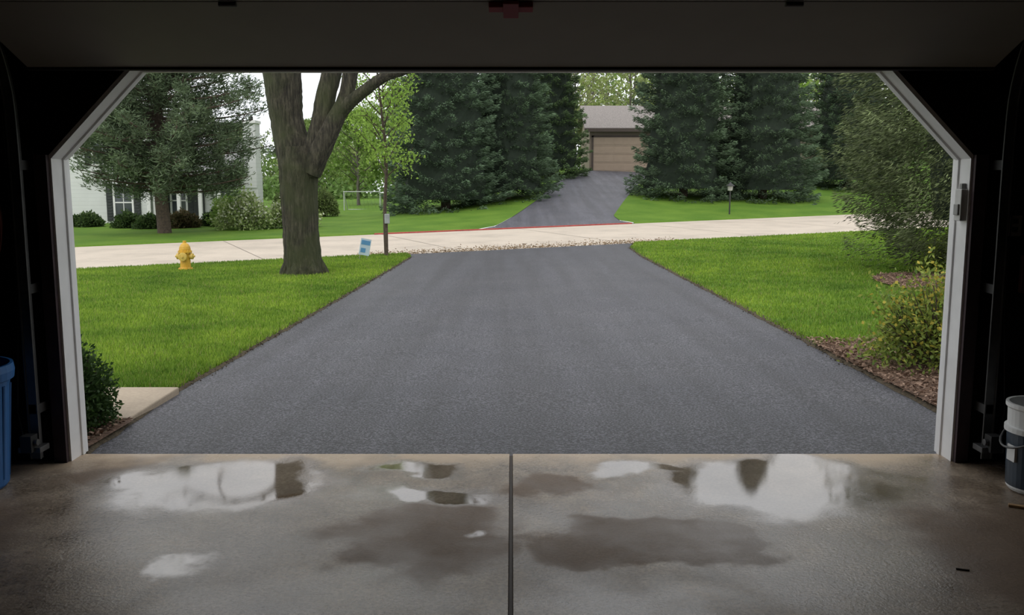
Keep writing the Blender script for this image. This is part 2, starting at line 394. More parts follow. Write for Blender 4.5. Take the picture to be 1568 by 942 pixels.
limb([tp(-3.82,1.65,-.03),tp(-3.66,2.1,-.05),tp(-3.52,2.55,-.06),tp(-3.42,3.05,-.05),tp(-3.28,3.6,0),tp(-3.1,4.6,.1),tp(-3.0,5.8,0)],[.24,.22,.19,.185,.18,.15,.1],30,16)
limb([tp(-3.75,1.7,-.1),tp(-3.5,2.15,-.16),tp(-3.25,2.6,-.2),tp(-3.02,3.05,-.22),tp(-2.9,3.6,-.25),tp(-2.6,4.7,-.4),tp(-2.2,5.9,-.5)],[.22,.20,.165,.14,.135,.11,.07],30,16)
limb([tp(-3.2,2.68,-.2),tp(-2.95,2.92,-.3),tp(-2.6,3.17,-.4),tp(-2.25,3.38,-.5),tp(-1.8,3.52,-.55),tp(-1.1,3.85,-.7),tp(-.3,4.5,-.8)],[.13,.115,.10,.09,.08,.06,.03],28,12)
tips=[]
# low drooping side branch on the left of the crown
limb([tp(-4.35,4.15,.05),tp(-4.75,4.5,-.1),tp(-5.2,4.62,-.2),tp(-5.7,4.55,-.3),tp(-6.3,4.35,-.35)],[.06,.045,.035,.026,.012],18,8)
for p,d,L,rad,dp in [((-5.2,TY-.2,4.62),(-.5,.1,.35),.7,.022,3),((-5.5,TY-.27,4.6),(-.2,.1,-.5),.4,.018,3),((-5.9,TY-.3,4.5),(-.6,.1,.4),.5,.018,3),((-4.8,TY-.1,4.5),(-.3,-.2,.9),.7,.022,3),((-6.2,TY-.35,4.38),(-1,0,-.1),.4,.012,2)]:
    grow(mb,np.array(p,float),np.array(d,float),L,rad,dp,r,[],1,.02,kids=(2,4))
for p,d,L,rad in [((-4.3,TY+.2,5.5),(-.3,.1,1),1.9,.2),((-4.3,TY+.15,5.2),(-.8,-.3,.8),2.0,.13),((-4.35,TY+.1,5.0),(-.8,.2,1),2.0,.11),((-3.0,TY,5.7),(.2,.2,1),1.9,.1),((-3.1,TY+.1,4.6),(.1,.9,.7),1.8,.09),
                  ((-2.2,TY-.5,5.8),(.5,-.3,.9),1.8,.07),((-.3,TY-.8,4.5),(.8,-.1,.6),1.3,.03),((-1.1,TY-.7,3.85),(.5,-.6,.7),1.2,.04),((-4.3,TY,5.0),(-.3,-1,.8),1.9,.12),((-2.6,TY-.4,4.7),(.6,.5,.8),1.5,.06)]:
    grow(mb,np.array(p,float),np.array(d,float),L,rad,4,r,tips,1,.12,kids=(2,4))
T=np.array([t[0] for t in tips if t[2]<=1]); n=6
P=np.repeat(T,n,0)+r.normal(0,.12,(len(T)*n,3)); leaves(mb,P,r.normal(size=P.shape),r.uniform(.04,.08,len(P)),.035,(.14,.2,.05),0,r)
mb.build('shade_tree',[M_leaf,M_bark])

def leafy(name,x,y,z0,H,R,seed,col,hmin,n,ls,trunkr,barkm,nbr=26,upward=.9):
    r=np.random.default_rng(seed); mb=MB()
    P=[(x+r.normal(0,.02)*k,y,z0-.1+H*k/5) for k in range(6)]; P,Rr=spl(P,np.linspace(trunkr,trunkr*.25,6),16); mb.add(*tube(P,Rr,8),1,smooth=True)
    Ps=[]
    for i in range(nbr):
        h=hmin+(H-hmin)*(i/nbr); az=i*2.4+r.normal(0,.3); hh=(h-hmin)/(H-hmin)
        ln=R*math.sin(math.pi*(.25+.72*hh))*r.uniform(.7,1.15); b=np.array([x,y,z0+h]); d=norm(np.array([math.cos(az),math.sin(az),upward]))
        s=np.linspace(0,1,5)[:,None]; q=b+d*s*ln*1.2+np.array([0,0,.15])*s**2*ln
        mb.add(*tube(q,np.linspace(trunkr*.35,.006,5),4),1)
        for _ in range(3):
            t=r.uniform(.3,.9); b2=b+d*t*ln*1.2; d2=norm(d+r.normal(0,.5,3)); q2=b2+d2*np.linspace(0,1,3)[:,None]*ln*.5; mb.add(*tube(q2,[.01,.007,.004],3),1)
            m=n//(nbr*4); t2=r.uniform(0,1,m)[:,None]; Ps.append(b2+d2*t2*ln*.55+r.normal(0,.08,(m,3)))
        m=n//(nbr*4); t2=r.uniform(.3,1.05,m)[:,None]; Ps.append(b+d*t2*ln*1.2+r.normal(0,.09,(m,3)))
    P=np.vstack(Ps); leaves(mb,P,r.normal(size=P.shape)+[0,0,-.3],r.uniform(.7,1.2,len(P))*ls,ls*.6,np.array(col)*r.uniform(.7,1.3,(len(P),1)),0,r)
    return mb.build(name,[M_leaf,barkm])
leafy('young_tree',-3.06,17.25,float(near_z(-3.06,17.25)),6.2,1.1,61,(.28,.44,.08),1.9,5600,.085,.05,M_bark2,36)
bgt=[(-9.5,52,5.6,2.4,(.24,.36,.09)),(-5.5,50,7.5,2.4,(.30,.44,.10)),(-7.6,56,7.0,2.6,(.30,.42,.12)),(-14,60,5.6,2.6,(.24,.34,.10)),(17.5,58,9,3.2,(.27,.44,.07)),(22,66,10,3.4,(.24,.38,.06)),(13.5,66,12,3.4,(.34,.42,.12)),(5,68,12,3.6,(.34,.42,.14)),(-20,62,5.4,2.8,(.28,.34,.16)),(9.5,70,13,3.,(.36,.42,.18))]
for i,(x,y,H,R,c) in enumerate(bgt):
    leafy('maple_tree',x,y,float(far_z(x,y)),H,R,70+i,c,.9,7000,.2,.11,M_bark3,40,.7)

r=np.random.default_rng(90); mb=MB(); Ps=[];Cs=[]
for i in range(150):
    x=-75+150*(i+.5)/150+r.normal(0,.6); y=74+r.uniform(0,16); z0=float(far_z(x,y))
    H=(4.6 if x<-18 else 5.6) if x<-9 else r.uniform(8,12); H*=r.uniform(.8,1.15)
    hx=[x+r.normal(0,.2),x+r.normal(0,.35)]
    mb.add(*tube([(x,y,z0-.2),(hx[0],y,z0+H*.5),(hx[1],y,z0+H)],[.16,.1,.03],5),1)
    for k in range(7):
        a=r.uniform(0,6.28); b=np.array([x,y,z0+H*r.uniform(.3,.95)]); q=b+np.array([math.cos(a),math.sin(a),1.1])*r.uniform(.6,1.5); mb.add(*tube([b,(b+q)/2,q],[.05,.03,.015],4),1)
    m=620; g=r.normal(size=(m,3)); g=norm(g)*r.uniform(.3,1,(m,1))**.5
    lump=1+.25*np.sin(5*g[:,:1]+i)*np.cos(4*g[:,1:2])
    Ps.append(np.array([x,y,z0+H*.5])+g*lump*[1.7,1.7,H*.52]); c=np.array([(.24,.33,.10),(.30,.38,.12),(.18,.28,.08),(.34,.36,.18)][r.integers(4)]); Cs.append(c*r.uniform(.7,1.3,(m,1)))
    m=260; g=r.normal(size=(m,3))*[1.4,1.0,.75]; P_=np.array([x,y-4,z0+.9])+g; P_[:,2]=np.maximum(P_[:,2],z0); Ps.append(P_); Cs.append(np.array((.17,.27,.08))*r.uniform(.6,1.3,(m,1)))
P=np.vstack(Ps); leaves(mb,P,r.normal(size=P.shape),r.uniform(.25,.5,len(P)),.28,np.vstack(Cs),0,r)
mb.build('background_woodland',[M_leaf,M_bark3])

# ------------------------------------------------------------ shrubs
def shrub(name,x,y,z0,rx,ry,h,n,ls,cols,seed,lump=.18,flower=None,loose=.08,twigs=30,ff=7):
    r=np.random.default_rng(seed); mb=MB()
    g=norm(r.normal(size=(n,3))); g[:,2]=np.abs(g[:,2])*1.0-.14*r.uniform(size=n)
    lm=1+lump*(np.sin(4*g[:,0]+seed)*np.cos(5*g[:,1]+2*seed)+.6*np.sin(9*g[:,2]+6*g[:,0]))
    rad=(1-r.uniform(0,1,n)**2*.5)*lm+r.normal(0,loose,n)
    P=np.array([x,y,z0+h*.12])+g*rad[:,None]*[rx,ry,h*.85]
    P[:,2]=np.maximum(P[:,2],z0+.01)
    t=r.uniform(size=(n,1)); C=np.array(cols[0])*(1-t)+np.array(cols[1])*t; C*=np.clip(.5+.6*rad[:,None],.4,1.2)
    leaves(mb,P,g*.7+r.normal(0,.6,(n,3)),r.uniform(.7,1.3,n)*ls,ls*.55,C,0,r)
    if flower is not None:
        k=n//ff; w_=np.clip(g[:,2],.02,1); idx=r.choice(n,k,False,p=w_/w_.sum()); leaves(mb,P[idx]+g[idx]*.04,r.normal(size=(k,3)),ls*.9,ls*.7,flower,0,r)
    for i in range(twigs):
        e=np.array([x,y,z0])+norm(r.normal(size=3)*[1,1,.2]+[0,0,1.])*[rx,ry,h*.95]; b=np.array([x+r.normal(0,rx*.12),y+r.normal(0,ry*.12),z0-.03])
        mb.add(*tube([b,(b+e)/2+r.normal(0,.03,3),e],[.012,.008,.003],4),1)
    return mb.build(name,[M_leaf,M_bark2])
shrub('boxwood_shrub',-2.83,.54,float(near_z(-2.9,.5))+.01,.29,.34,.64,12000,.034,[(.025,.055,.016),(.07,.13,.035)],101,lump=.12)
shrub('boxwood_shrub',-3.5,.50,float(near_z(-3.5,.4))+.01,.34,.3,.55,5000,.034,[(.025,.055,.016),(.07,.13,.035)],102)
shrub('forsythia_shrub',3.60,2.55,float(near_z(3.6,2.6))+.04,.54,.46,.74,6400,.045,[(.09,.15,.03),(.27,.31,.06)],103,.2,loose=.20,flower=(.50,.42,.07),twigs=100,ff=10)
shrub('forsythia_shrub',4.8,3.1,float(near_z(4.5,3.1))+.04,.5,.42,.62,4500,.045,[(.07,.13,.025),(.20,.26,.05)],104,.2,loose=.16,twigs=60)
shrub('juniper_shrub',7.75,10.9,float(near_z(7.6,10.9))+.04,.6,.5,.75,5000,.06,[(.14,.22,.04),(.30,.38,.07)],105,.2,loose=.15)
def fs(name,px,d,rx,h,cols,seed,n=4200,ls=.11,**k):
    X=px; Y=d; shrub(name,X,Y,float(far_z(X,Y))+.02,rx,rx*.8,h,n,ls,cols,seed,**k)
G1=[(.03,.06,.02),(.08,.13,.035)]; G2=[(.18,.27,.08),(.34,.40,.16)]
FLW=(.68,.70,.55)
fs('flowering_shrub',-9.75,28.5,.95,1.25,G2,111,flower=FLW,ff=4); fs('flowering_shrub',-8.2,29.2,.9,1.15,G2,112,flower=FLW,ff=4); fs('flowering_shrub',-10.7,30.5,.9,1.4,[(.14,.26,.05),(.26,.36,.09)],113)
fs('yew_shrub',-13.6,29.6,.6,.5,G1,114); fs('yew_shrub',-12.6,29.9,.65,.6,[(.05,.06,.02),(.14,.10,.05)],115); fs('yew_shrub',-14.7,30.2,.55,.55,G1,116); fs('yew_shrub',-16.8,31.2,.6,.5,G1,117); fs('yew_shrub',-11.6,31,.55,.6,G1,118)
for i,x in enumerate(np.arange(-10.3,-8.6,.8)): fs('hedge_shrub',float(x),37+.2*i,.65,1.3,[(.10,.14,.05),(.19,.25,.08)],120+i,2600,.12,lump=.05)

# ------------------------------------------------------------ white house
def siding(name,c,period=.16,rough=.6):
    m,nt,b=new_mat(name); c=np.array(c)
    tc=N(nt,'ShaderNodeTexCoord'); sp=N(nt,'ShaderNodeSeparateXYZ'); nt.links.new(tc.outputs['Object'],sp.inputs[0])
    f=math_(nt,'FRACT',math_(nt,'DIVIDE',sp.outputs[2],period))
    g=tex(nt,scale=2); col=ramp(nt,g,[(.3,tuple(c*.93)),(.7,tuple(c))])
    col=mixc(nt,1.,col,ramp(nt,f,[(0.,.72),(.1,1.)]),'MULTIPLY')
    nt.links.new(col,b.inputs['Base Color']); b.inputs['Roughness'].default_value=rough
    bump(nt,b,f,.5,.02); return m
def shingle(name,c):
    m,nt,b=new_mat(name); c=np.array(c)
    f=tex(nt,scale=14,detail=2,stretch=(1,1,3)); nt.links.new(ramp(nt,f,[(.3,tuple(c*.7)),(.7,tuple(c*1.25))]),b.inputs['Base Color']); b.inputs['Roughness'].default_value=.9; bump(nt,b,f,.4,.03); return m
M_sid=siding('white_siding',(.70,.71,.71)); M_roof=shingle('grey_shingles',(.30,.30,.30)); M_wtrim=simple('white_trim',(.74,.74,.73),.5,.04)
M_glass,nt,b=new_mat('window_glass'); b.inputs['Roughness'].default_value=.08
nt.links.new(ramp(nt,tex(nt,scale=.8),[(.3,(.03,.04,.05)),(.7,(.08,.09,.10))]),b.inputs['Base Color'])
M_shut=simple('dark_shutter',(.03,.035,.035),.6,.2,10)
def gable(mb,x0,x1,y0,y1,zb,ze,zr,axis,wm,rm,oh=.3,th=.12):
    mb.add(*box(x0,x1,y0,y1,zb,ze),wm)
    if axis=='x':
        ym=(y0+y1)/2
        for xx in (x0,x1): mb.add([(xx,y0,ze),(xx,y1,ze),(xx,ym,zr)],[(0,1,2)],wm)
        for ya in (y0-oh,y1+oh):
            k=(zr-ze)/(abs(ym-y0)); za=zr-k*abs(ym-ya)
            V=[(x0-oh,ya,za),(x1+oh,ya,za),(x1+oh,ym,zr),(x0-oh,ym,zr)]; V+= [(a,b_,c+th) for a,b_,c in V]
            mb.add(V,[(0,1,2,3),(7,6,5,4),(0,4,5,1),(1,5,6,2),(2,6,7,3),(3,7,4,0)],rm)
    else:
        xm=(x0+x1)/2
        for yy in (y0,y1): mb.add([(x0,yy,ze),(x1,yy,ze),(xm,yy,zr)],[(0,1,2)],wm)
        for xa in (x0-oh,x1+oh):
            k=(zr-ze)/(abs(xm-x0)); za=zr-k*abs(xm-xa)
            V=[(xa,y0-oh,za),(xa,y1+oh,za),(xm,y1+oh,zr),(xm,y0-oh,zr)]; V+= [(a,b_,c+th) for a,b_,c in V]
            mb.add(V,[(0,1,2,3),(7,6,5,4),(0,4,5,1),(1,5,6,2),(2,6,7,3),(3,7,4,0)],rm)
def window(mb,x0,x1,z0,z1,y,tm,gm,sm=None,bars=True):
    t=.08
    mb.add(*box(x0,x1,y-.02,y+.03,z0,z1),gm)
    for a in (box(x0-t,x0,y-.06,y+.03,z0-t,z1+t),box(x1,x1+t,y-.06,y+.03,z0-t,z1+t),box(x0,x1,y-.06,y+.03,z1,z1+t),box(x0,x1,y-.06,y+.03,z0-t,z0)): mb.add(*a,tm)
    if bars:
        mb.add(*box(x0,x1,y-.04,y,(z0+z1)/2-.025,(z0+z1)/2+.025),tm); mb.add(*box((x0+x1)/2-.015,(x0+x1)/2+.015,y-.035,y,z0,z1),tm)
    if sm is not None:
        for a,b_ in ((x0-t-.28,x0-t-.02),(x1+t+.02,x1+t+.28)):
            mb.add(*box(a,b_,y-.05,y,z0-t,z1+t),sm)
            for zz in np.arange(z0,z1,.12): mb.add(*box(a+.04,b_-.04,y-.07,y-.05,zz,zz+.05),sm)
mb=MB(); HB=-.75
gable(mb,-24,-15.2,33.5,42,HB,3.5,6.2,'y',0,1)
gable(mb,-15.2,-12.2,34.8,38.6,HB,2.15,3.1,'x',0,1)
mb.add(*box(-15.2,-12.2,33.6,34.8,HB,-.35),3); mb.add([(-15.3,33.4,1.75),(-12.0,33.4,1.75),(-12.0,34.9,2.2),(-15.3,34.9,2.2),(-15.3,33.4,1.85),(-12.0,33.4,1.85),(-12.0,34.9,2.3),(-15.3,34.9,2.3)],[(0,1,2,3),(7,6,5,4),(0,4,5,1),(1,5,6,2),(3,7,4,0)],1)
for xx in (-15.0,-14.0,-13.1,-12.3): mb.add(*box(xx-.07,xx+.07,33.6,33.74,-.35,1.78),3)
window(mb,-16.6,-15.9,-.1,1.3,33.5,3,2,4)
window(mb,-17.4,-16.6,2.2,3.2,33.5,3,2,4); window(mb,-20.6,-19.8,2.2,3.2,33.5,3,2,4); window(mb,-21.4,-20.6,-.1,1.3,33.5,3,2,4)
window(mb,-14.7,-14.1,0,1.3,34.8,3,2,4); window(mb,-12.8,-12.4,.1,1.2,34.8,3,2)
mb.add(*box(-13.75,-13.3,34.7,34.82,-.35,1.5),4)
mb.add([( -12.2,34.9,HB),(-11.0,34.9,HB),(-11.0,34.9,1.9),(-12.2,34.9,1.2),(-12.2,35.7,HB),(-11.0,35.7,HB),(-11.0,35.7,1.9),(-12.2,35.7,1.2)],[(0,1,2,3),(5,4,7,6),(1,5,6,2),(3,2,6,7)],0)
mb.add(*box(-11.55,-11.03,34.85,35.65,1.2,3.95),0); mb.add(*box(-11.60,-10.98,34.8,35.7,3.95,4.07),3); mb.add(*lathe([(.10,4.07),(.10,4.25),(.08,4.25)],10,loc=(-11.28,35.2,0)),4)
for xx in (-24,-15.2): mb.add(*box(xx-.07,xx+.07,33.44,33.52,HB,3.5),3)
mb.build('white_house',[M_sid,M_roof,M_glass,M_wtrim,M_shut])

M_tan=siding('tan_siding',(.27,.215,.17),.2); M_gdoor=simple('tan_garage_door',(.40,.31,.235),.6,.04,3); M_roof2=shingle('brown_grey_shingles',(.25,.225,.21)); M_fas=simple('brown_fascia',(.08,.06,.05),.6,.1)
GZ=float(far_z(7.4,53))-.02
mb=MB(); gable(mb,4.85,20,53,60,GZ-.6,GZ+2.75,GZ+4.25,'x',0,1,oh=.35)
mb.add(*box(4.5,20.35,52.6,52.68,GZ+2.48,GZ+2.68),3)
for a in (box(4.98,5.1,52.93,53.02,GZ,GZ+2.25),box(10,10.12,52.93,53.02,GZ,GZ+2.25),box(4.98,10.12,52.93,53.02,GZ+2.15,GZ+2.27)): mb.add(*a,3)
for k in range(4):
    z0=GZ+.02+k*.535; mb.add(*box(5.1,10,52.94,53.02,z0,z0+.525),2)
    for j in range(8):
        xa=5.1+j*.6125+.06; mb.add(*box(xa,xa+.49,52.925,52.95,z0+.09,z0+.43),2)
mb.build('neighbor_garage',[M_tan,M_roof2,M_gdoor,M_fas])

mb=MB(); x,y=9.15,33.6; z=float(far_z(x,y))
mb.add(*tube([(x,y,z-.1),(x,y,z+.5),(x,y,z+1.0)],[.035,.03,.03],8),0,smooth=True); mb.add(*lathe([(.03,0),(.10,.02),(.12,.2),(.11,.22)],8,loc=(x,y,z+1.0)),1); mb.add(*lathe([(.0,.36),(.03,.34),(.05,.3),(.19,.2),(.19,.18),(.05,.2)],8,loc=(x,y,z+1.02)),0)
mb.build('yard_lamp',[simple('black_metal',(.03,.03,.03),.5),simple('frosted_lamp',(.35,.35,.33),.3)])
mb=MB(); x,y=-7.9,43.5; z=float(far_z(x,y)); Mw=simple('white_tube',(.55,.57,.57),.5,.05)
for P in ([(x-.95,y,z),(x-.95,y,z+.6),(x-.95,y,z+1.0)],[(x+.95,y,z),(x+.95,y,z+.6),(x+.95,y,z+1.0)],[(x-.98,y,z+1.0),(x,y,z+1.0),(x+.98,y,z+1.0)],[(x-.95,y,z+1.0),(x-.95,y+.5,z+.5),(x-.95,y+1,z)],[(x+.95,y,z+1.0),(x+.95,y+.5,z+.5),(x+.95,y+1,z)],[(x-.95,y+1,z+.03),(x,y+1,z+.03),(x+.95,y+1,z+.03)]):
    mb.add(*tube(P,[.028]*3,6))
for k in np.linspace(-.8,.8,9): mb.add(*tube([(x+k,y,z+1.0),(x+k,y+.5,z+.5),(x+k,y+1,z)],[.006]*3,3))
mb.build('soccer_goal',[Mw])

# ------------------------------------------------------------ hydrant
HX,HY=-6.74,13.8; HZ=float(near_z(HX,HY))+.02
M_yel=simple('yellow_paint',(.60,.34,.03),.45,.12,20); M_yel2=simple('pale_cap_paint',(.60,.42,.09),.5,.1,20)
mb=MB(); L=(HX,HY,HZ)
mb.add(*lathe([(0,-.05),(.15,-.05),(.15,.04),(.11,.045),(.105,.07),(.10,.30),(.105,.36),(.14,.365),(.14,.40),(.115,.405),(.115,.44),(.105,.49),(.075,.54),(.04,.565),(.035,.57),(.035,.61),(0,.61)],24,loc=L),0,smooth=False)
for ax,rr,ln in (((1,0,0),.05,.17),((-1,0,0),.05,.17),((0,-1,0),.07,.18)):
    mb.add(*lathe([(rr,.06),(rr,ln-.05),(rr*1.25,ln-.05),(rr*1.25,ln-.005),(rr*.8,ln),(.022,ln),(.022,ln+.03),(0,ln+.03)],14,axis=ax,loc=(HX,HY,HZ+.29)),1)
for a in np.linspace(0,6.28,9)[:-1]:
    mb.add(*lathe([(0,.03),(.013,.03),(.013,.055),(0,.055)],6,loc=(HX+.13*math.cos(a),HY+.13*math.sin(a),HZ)),1)
    mb.add(*lathe([(0,0),(.011,0),(.011,.06),(0,.06)],6,loc=(HX+.128*math.cos(a),HY+.128*math.sin(a),HZ+.353)),1)
mb.build('fire_hydrant',[M_yel,M_yel2])
mb=MB(); x,y=-3.42,15.9; z=float(near_z(x,y))+.02
V,F=box(-.13,.13,-.008,.008,.12,.50); Ms=Matrix.Translation((x,y,z))@Matrix.Rotation(math.radians(35),4,'Z')@Matrix.Rotation(math.radians(12),4,'Y')
mb.add(xf(V,Ms),F,0)
for (a,b_,c,d) in ((-.11,.11,.36,.46),(-.10,.02,.18,.28)): V,F=box(a,b_,-.012,.0,c,d); mb.add(xf(V,Ms),F,1)
for xx in (-.09,.09):
    V,F=tube([(xx,0,-.1),(xx,0,.05),(xx,0,.2)],[.004]*3,5); mb.add(xf(V,Ms),F,2)
mb.build('yard_sign',[simple('sign_white',(.5,.6,.68),.5,.05),simple('sign_blue',(.10,.28,.50),.5,.1),simple('steel_wire',(.3,.3,.3),.4,metal=1)])
mb=MB(); x,y=-3.03,17.1; z=float(near_z(x,y))
mb.add(*box(x-.035,x+.035,y-.03,y+.03,z-.1,z+.95)); mb.add(*box(x-.03,x+.08,y-.09,y+.05,z+.82,z+1.05),1)
mb.build('marker_post',[M_bark2,simple('grey_box',(.32,.34,.34),.5)],bevel=.01)

# ------------------------------------------------------------ garage shell
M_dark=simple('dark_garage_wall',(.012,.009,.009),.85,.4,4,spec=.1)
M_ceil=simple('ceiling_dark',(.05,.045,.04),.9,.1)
M_jamb=simple('white_jamb_paint',(.88,.88,.88),.5,.05,6)
mb=MB(); Y0,Y1=-.12,0
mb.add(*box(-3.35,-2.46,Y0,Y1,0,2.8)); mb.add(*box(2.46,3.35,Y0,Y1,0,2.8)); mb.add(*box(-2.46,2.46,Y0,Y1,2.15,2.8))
for s in (-1,1):
    V=[(s*xx,yy,zz) for yy in (Y0,Y1) for xx,zz in ((2.46,1.67),(2.46,2.15),(1.99,2.15))]
    mb.add(V,[(0,1,2),(3,5,4)]); mb.add(V,[(0,2,5,3),(0,3,4,1),(1,4,5,2)])
mb.build('wall_front',[M_dark])
mb=MB(); inn=[(-2.44,0),(-2.44,1.66),(-1.98,2.13),(1.98,2.13),(2.44,1.66),(2.44,0)]; out=[(-2.46,0),(-2.46,1.67),(-1.99,2.15),(1.99,2.15),(2.46,1.67),(2.46,0)]
V=[];
for (a,b_),(c,d) in zip(inn,out): V+=[(a,-.12,b_),(a,.08,b_),(c,.08,d),(c,-.12,d)]
F=[(4*i+k,4*i+(k+1)%4,4*i+4+(k+1)%4,4*i+4+k) for i in range(5) for k in range(4)]; mb.add(V,F)
V=[]
inn2=[(-2.43,0),(-2.43,1.655),(-1.975,2.12),(1.975,2.12),(2.43,1.655),(2.43,0)]
for (a,b_),(c,d) in zip(inn2,inn): V+=[(a,.0,b_),(a,.03,b_),(c,.03,d),(c,.0,d)]
mb.add(V,F); mb.build('trim_1',[M_jamb])
M_wood=simple('dark_frame_wood',(.035,.018,.022),.7,.3,10)
mb=MB()
for s in (-1,1): mb.add(*box(min(s*2.452,s*2.52),max(s*2.452,s*2.52),-.15,-.12,0,1.68))
mb.build('trim_2',[M_wood])
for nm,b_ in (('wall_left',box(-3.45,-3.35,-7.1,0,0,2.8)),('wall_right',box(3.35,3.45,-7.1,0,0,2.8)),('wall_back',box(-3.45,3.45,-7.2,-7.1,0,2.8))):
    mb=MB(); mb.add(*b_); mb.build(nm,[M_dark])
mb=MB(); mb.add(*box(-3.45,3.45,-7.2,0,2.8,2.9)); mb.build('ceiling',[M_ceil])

# floor material: damp concrete with standing water, drying patches
m,nt,b=new_mat('wet_garage_concrete')
tc=N(nt,'ShaderNodeTexCoord'); OBJ=tc.outputs['Object']
def warped(sc_,amt,det):
    wn=N(nt,'ShaderNodeTexNoise'); wn.inputs['Scale'].default_value=sc_; wn.inputs['Detail'].default_value=det; nt.links.new(OBJ,wn.inputs['Vector'])
    vs=N(nt,'ShaderNodeVectorMath',operation='SUBTRACT'); nt.links.new(wn.outputs['Color'],vs.inputs[0]); vs.inputs[1].default_value=(.5,.5,.5)
    vm=N(nt,'ShaderNodeVectorMath',operation='SCALE'); nt.links.new(vs.outputs[0],vm.inputs[0]); vm.inputs['Scale'].default_value=amt
    va=N(nt,'ShaderNodeVectorMath',operation='ADD'); nt.links.new(OBJ,va.inputs[0]); nt.links.new(vm.outputs[0],va.inputs[1]); return va.outputs[0]
va=warped(2.8,.70,4)
def ell(cx,cy,rx,ry,soft=.18,src=None):
    s=N(nt,'ShaderNodeVectorMath',operation='SUBTRACT'); nt.links.new(src or va,s.inputs[0]); s.inputs[1].default_value=(cx,cy,0)
    q=N(nt,'ShaderNodeVectorMath',operation='MULTIPLY'); nt.links.new(s.outputs[0],q.inputs[0]); q.inputs[1].default_value=(1/rx,1/ry,0)
    l=N(nt,'ShaderNodeVectorMath',operation='LENGTH'); nt.links.new(q.outputs[0],l.inputs[0])
    mr=N(nt,'ShaderNodeMapRange',interpolation_type='SMOOTHSTEP'); nt.links.new(l.outputs['Value'],mr.inputs[0])
    mr.inputs[1].default_value=1+soft; mr.inputs[2].default_value=1-soft; mr.inputs[3].default_value=0; mr.inputs[4].default_value=1
    return mr.outputs[0]
def union(L):
    o=L[0]
    for k in L[1:]: o=math_(nt,'MAXIMUM',o,k)
    return o
pud=union([ell(-1.55,-.46,.58,.44,.30),ell(-.52,-.24,.24,.13,.4),ell(-.40,-.70,.34,.15,.4),ell(1.42,-.48,.62,.46,.30),ell(.78,-.28,.30,.11,.4),ell(-1.36,-1.47,.10,.08,.5),ell(-.12,-1.15,.06,.06,.5)])
semi=union([ell(.42,-1.95,.40,.26,.5),ell(-.75,-1.85,.55,.34,.5),ell(1.25,-1.3,.5,.6,.6),ell(.12,-.95,.25,.2,.6),ell(-1.5,-1.15,.8,.5,.6),ell(0.9,-.75,.6,.25,.6),ell(-.95,-.75,.6,.3,.6)])
dk=union([ell(.62,-1.25,.52,.29,.12),ell(-.36,-1.2,.42,.40,.20),ell(-1.08,-.62,.12,.08,.3),ell(.18,-.5,.24,.15,.3),ell(2.2,-1.5,.5,.7,.4),ell(-2.15,-.25,.2,.24,.3),ell(-2.6,-1.2,.4,.4,.4)])
n1=tex(nt,scale=1.8,detail=6,rough=.65); n2=tex(nt,scale=60,detail=4,rough=.7); n3=tex(nt,scale=6,detail=6,rough=.7)
blot=ramp(nt,tex(nt,scale=2.3,detail=5,rough=.6),[(.42,0.),(.58,1.)])
col=ramp(nt,n1,[(.32,(.22,.16,.11)),(.5,(.38,.295,.215)),(.68,(.54,.44,.335))])
col=mixc(nt,1.,col,ramp(nt,n2,[(.34,.52),(.6,1.08)]),'MULTIPLY')
col=mixc(nt,1.,col,ramp(nt,n3,[(.35,.70),(.65,1.12)]),'MULTIPLY')
col=mixc(nt,1.,col,mixc(nt,blot,1.0,.78),'MULTIPLY')
col=mixc(nt,math_(nt,'MULTIPLY',pud,.5),col,(.17,.14,.115))
col=mixc(nt,math_(nt,'MULTIPLY',dk,.8),col,(.15,.095,.055))
sep=N(nt,'ShaderNodeSeparateXYZ'); nt.links.new(va,sep.inputs[0])
dry=N(nt,'ShaderNodeMapRange'); nt.links.new(sep.outputs[1],dry.inputs[0]); dry.inputs[1].default_value=-.24; dry.inputs[2].default_value=-.02
npud=math_(nt,'SUBTRACT',1,pud,True)
nt.links.new(mixc(nt,math_(nt,'MULTIPLY',dry.outputs[0],npud),col,(.54,.41,.28)),b.inputs['Base Color'])
ro=math_(nt,'ADD',math_(nt,'MULTIPLY',n3,.26),.26)
ro=math_(nt,'SUBTRACT',ro,math_(nt,'MULTIPLY',blot,.17)); ro=math_(nt,'SUBTRACT',ro,math_(nt,'MULTIPLY',semi,.11)); ro=math_(nt,'ADD',ro,math_(nt,'MULTIPLY',dk,.26))
ro=math_(nt,'MULTIPLY',math_(nt,'MAXIMUM',ro,.08),math_(nt,'SUBTRACT',1,math_(nt,'MULTIPLY',pud,.94)),True)
nt.links.new(ro,b.inputs['Roughness'])
nt.links.new(math_(nt,'ADD',1.48,math_(nt,'ADD',math_(nt,'MULTIPLY',pud,.42),math_(nt,'MULTIPLY',semi,.35))),b.inputs['IOR'])
bn=N(nt,'ShaderNodeBump'); bn.inputs['Distance'].default_value=.006
nt.links.new(math_(nt,'MULTIPLY',math_(nt,'SUBTRACT',1,math_(nt,'MULTIPLY',pud,.98)),.45),bn.inputs['Strength']); nt.links.new(n2,bn.inputs['Height']); nt.links.new(bn.outputs[0],b.inputs['Normal'])
M_floor=m
mb=MB(); mb.add(*box(-3.45,-.009,-7.2,.02,-.12,0)); mb.add(*box(.009,3.45,-7.2,.02,-.12,0)); mb.add(*box(-.009,.009,-7.2,.02,-.12,-.010),1)
mb.build('floor',[M_floor,simple('joint_grime',(.06,.045,.035),.7)],bevel=.003)

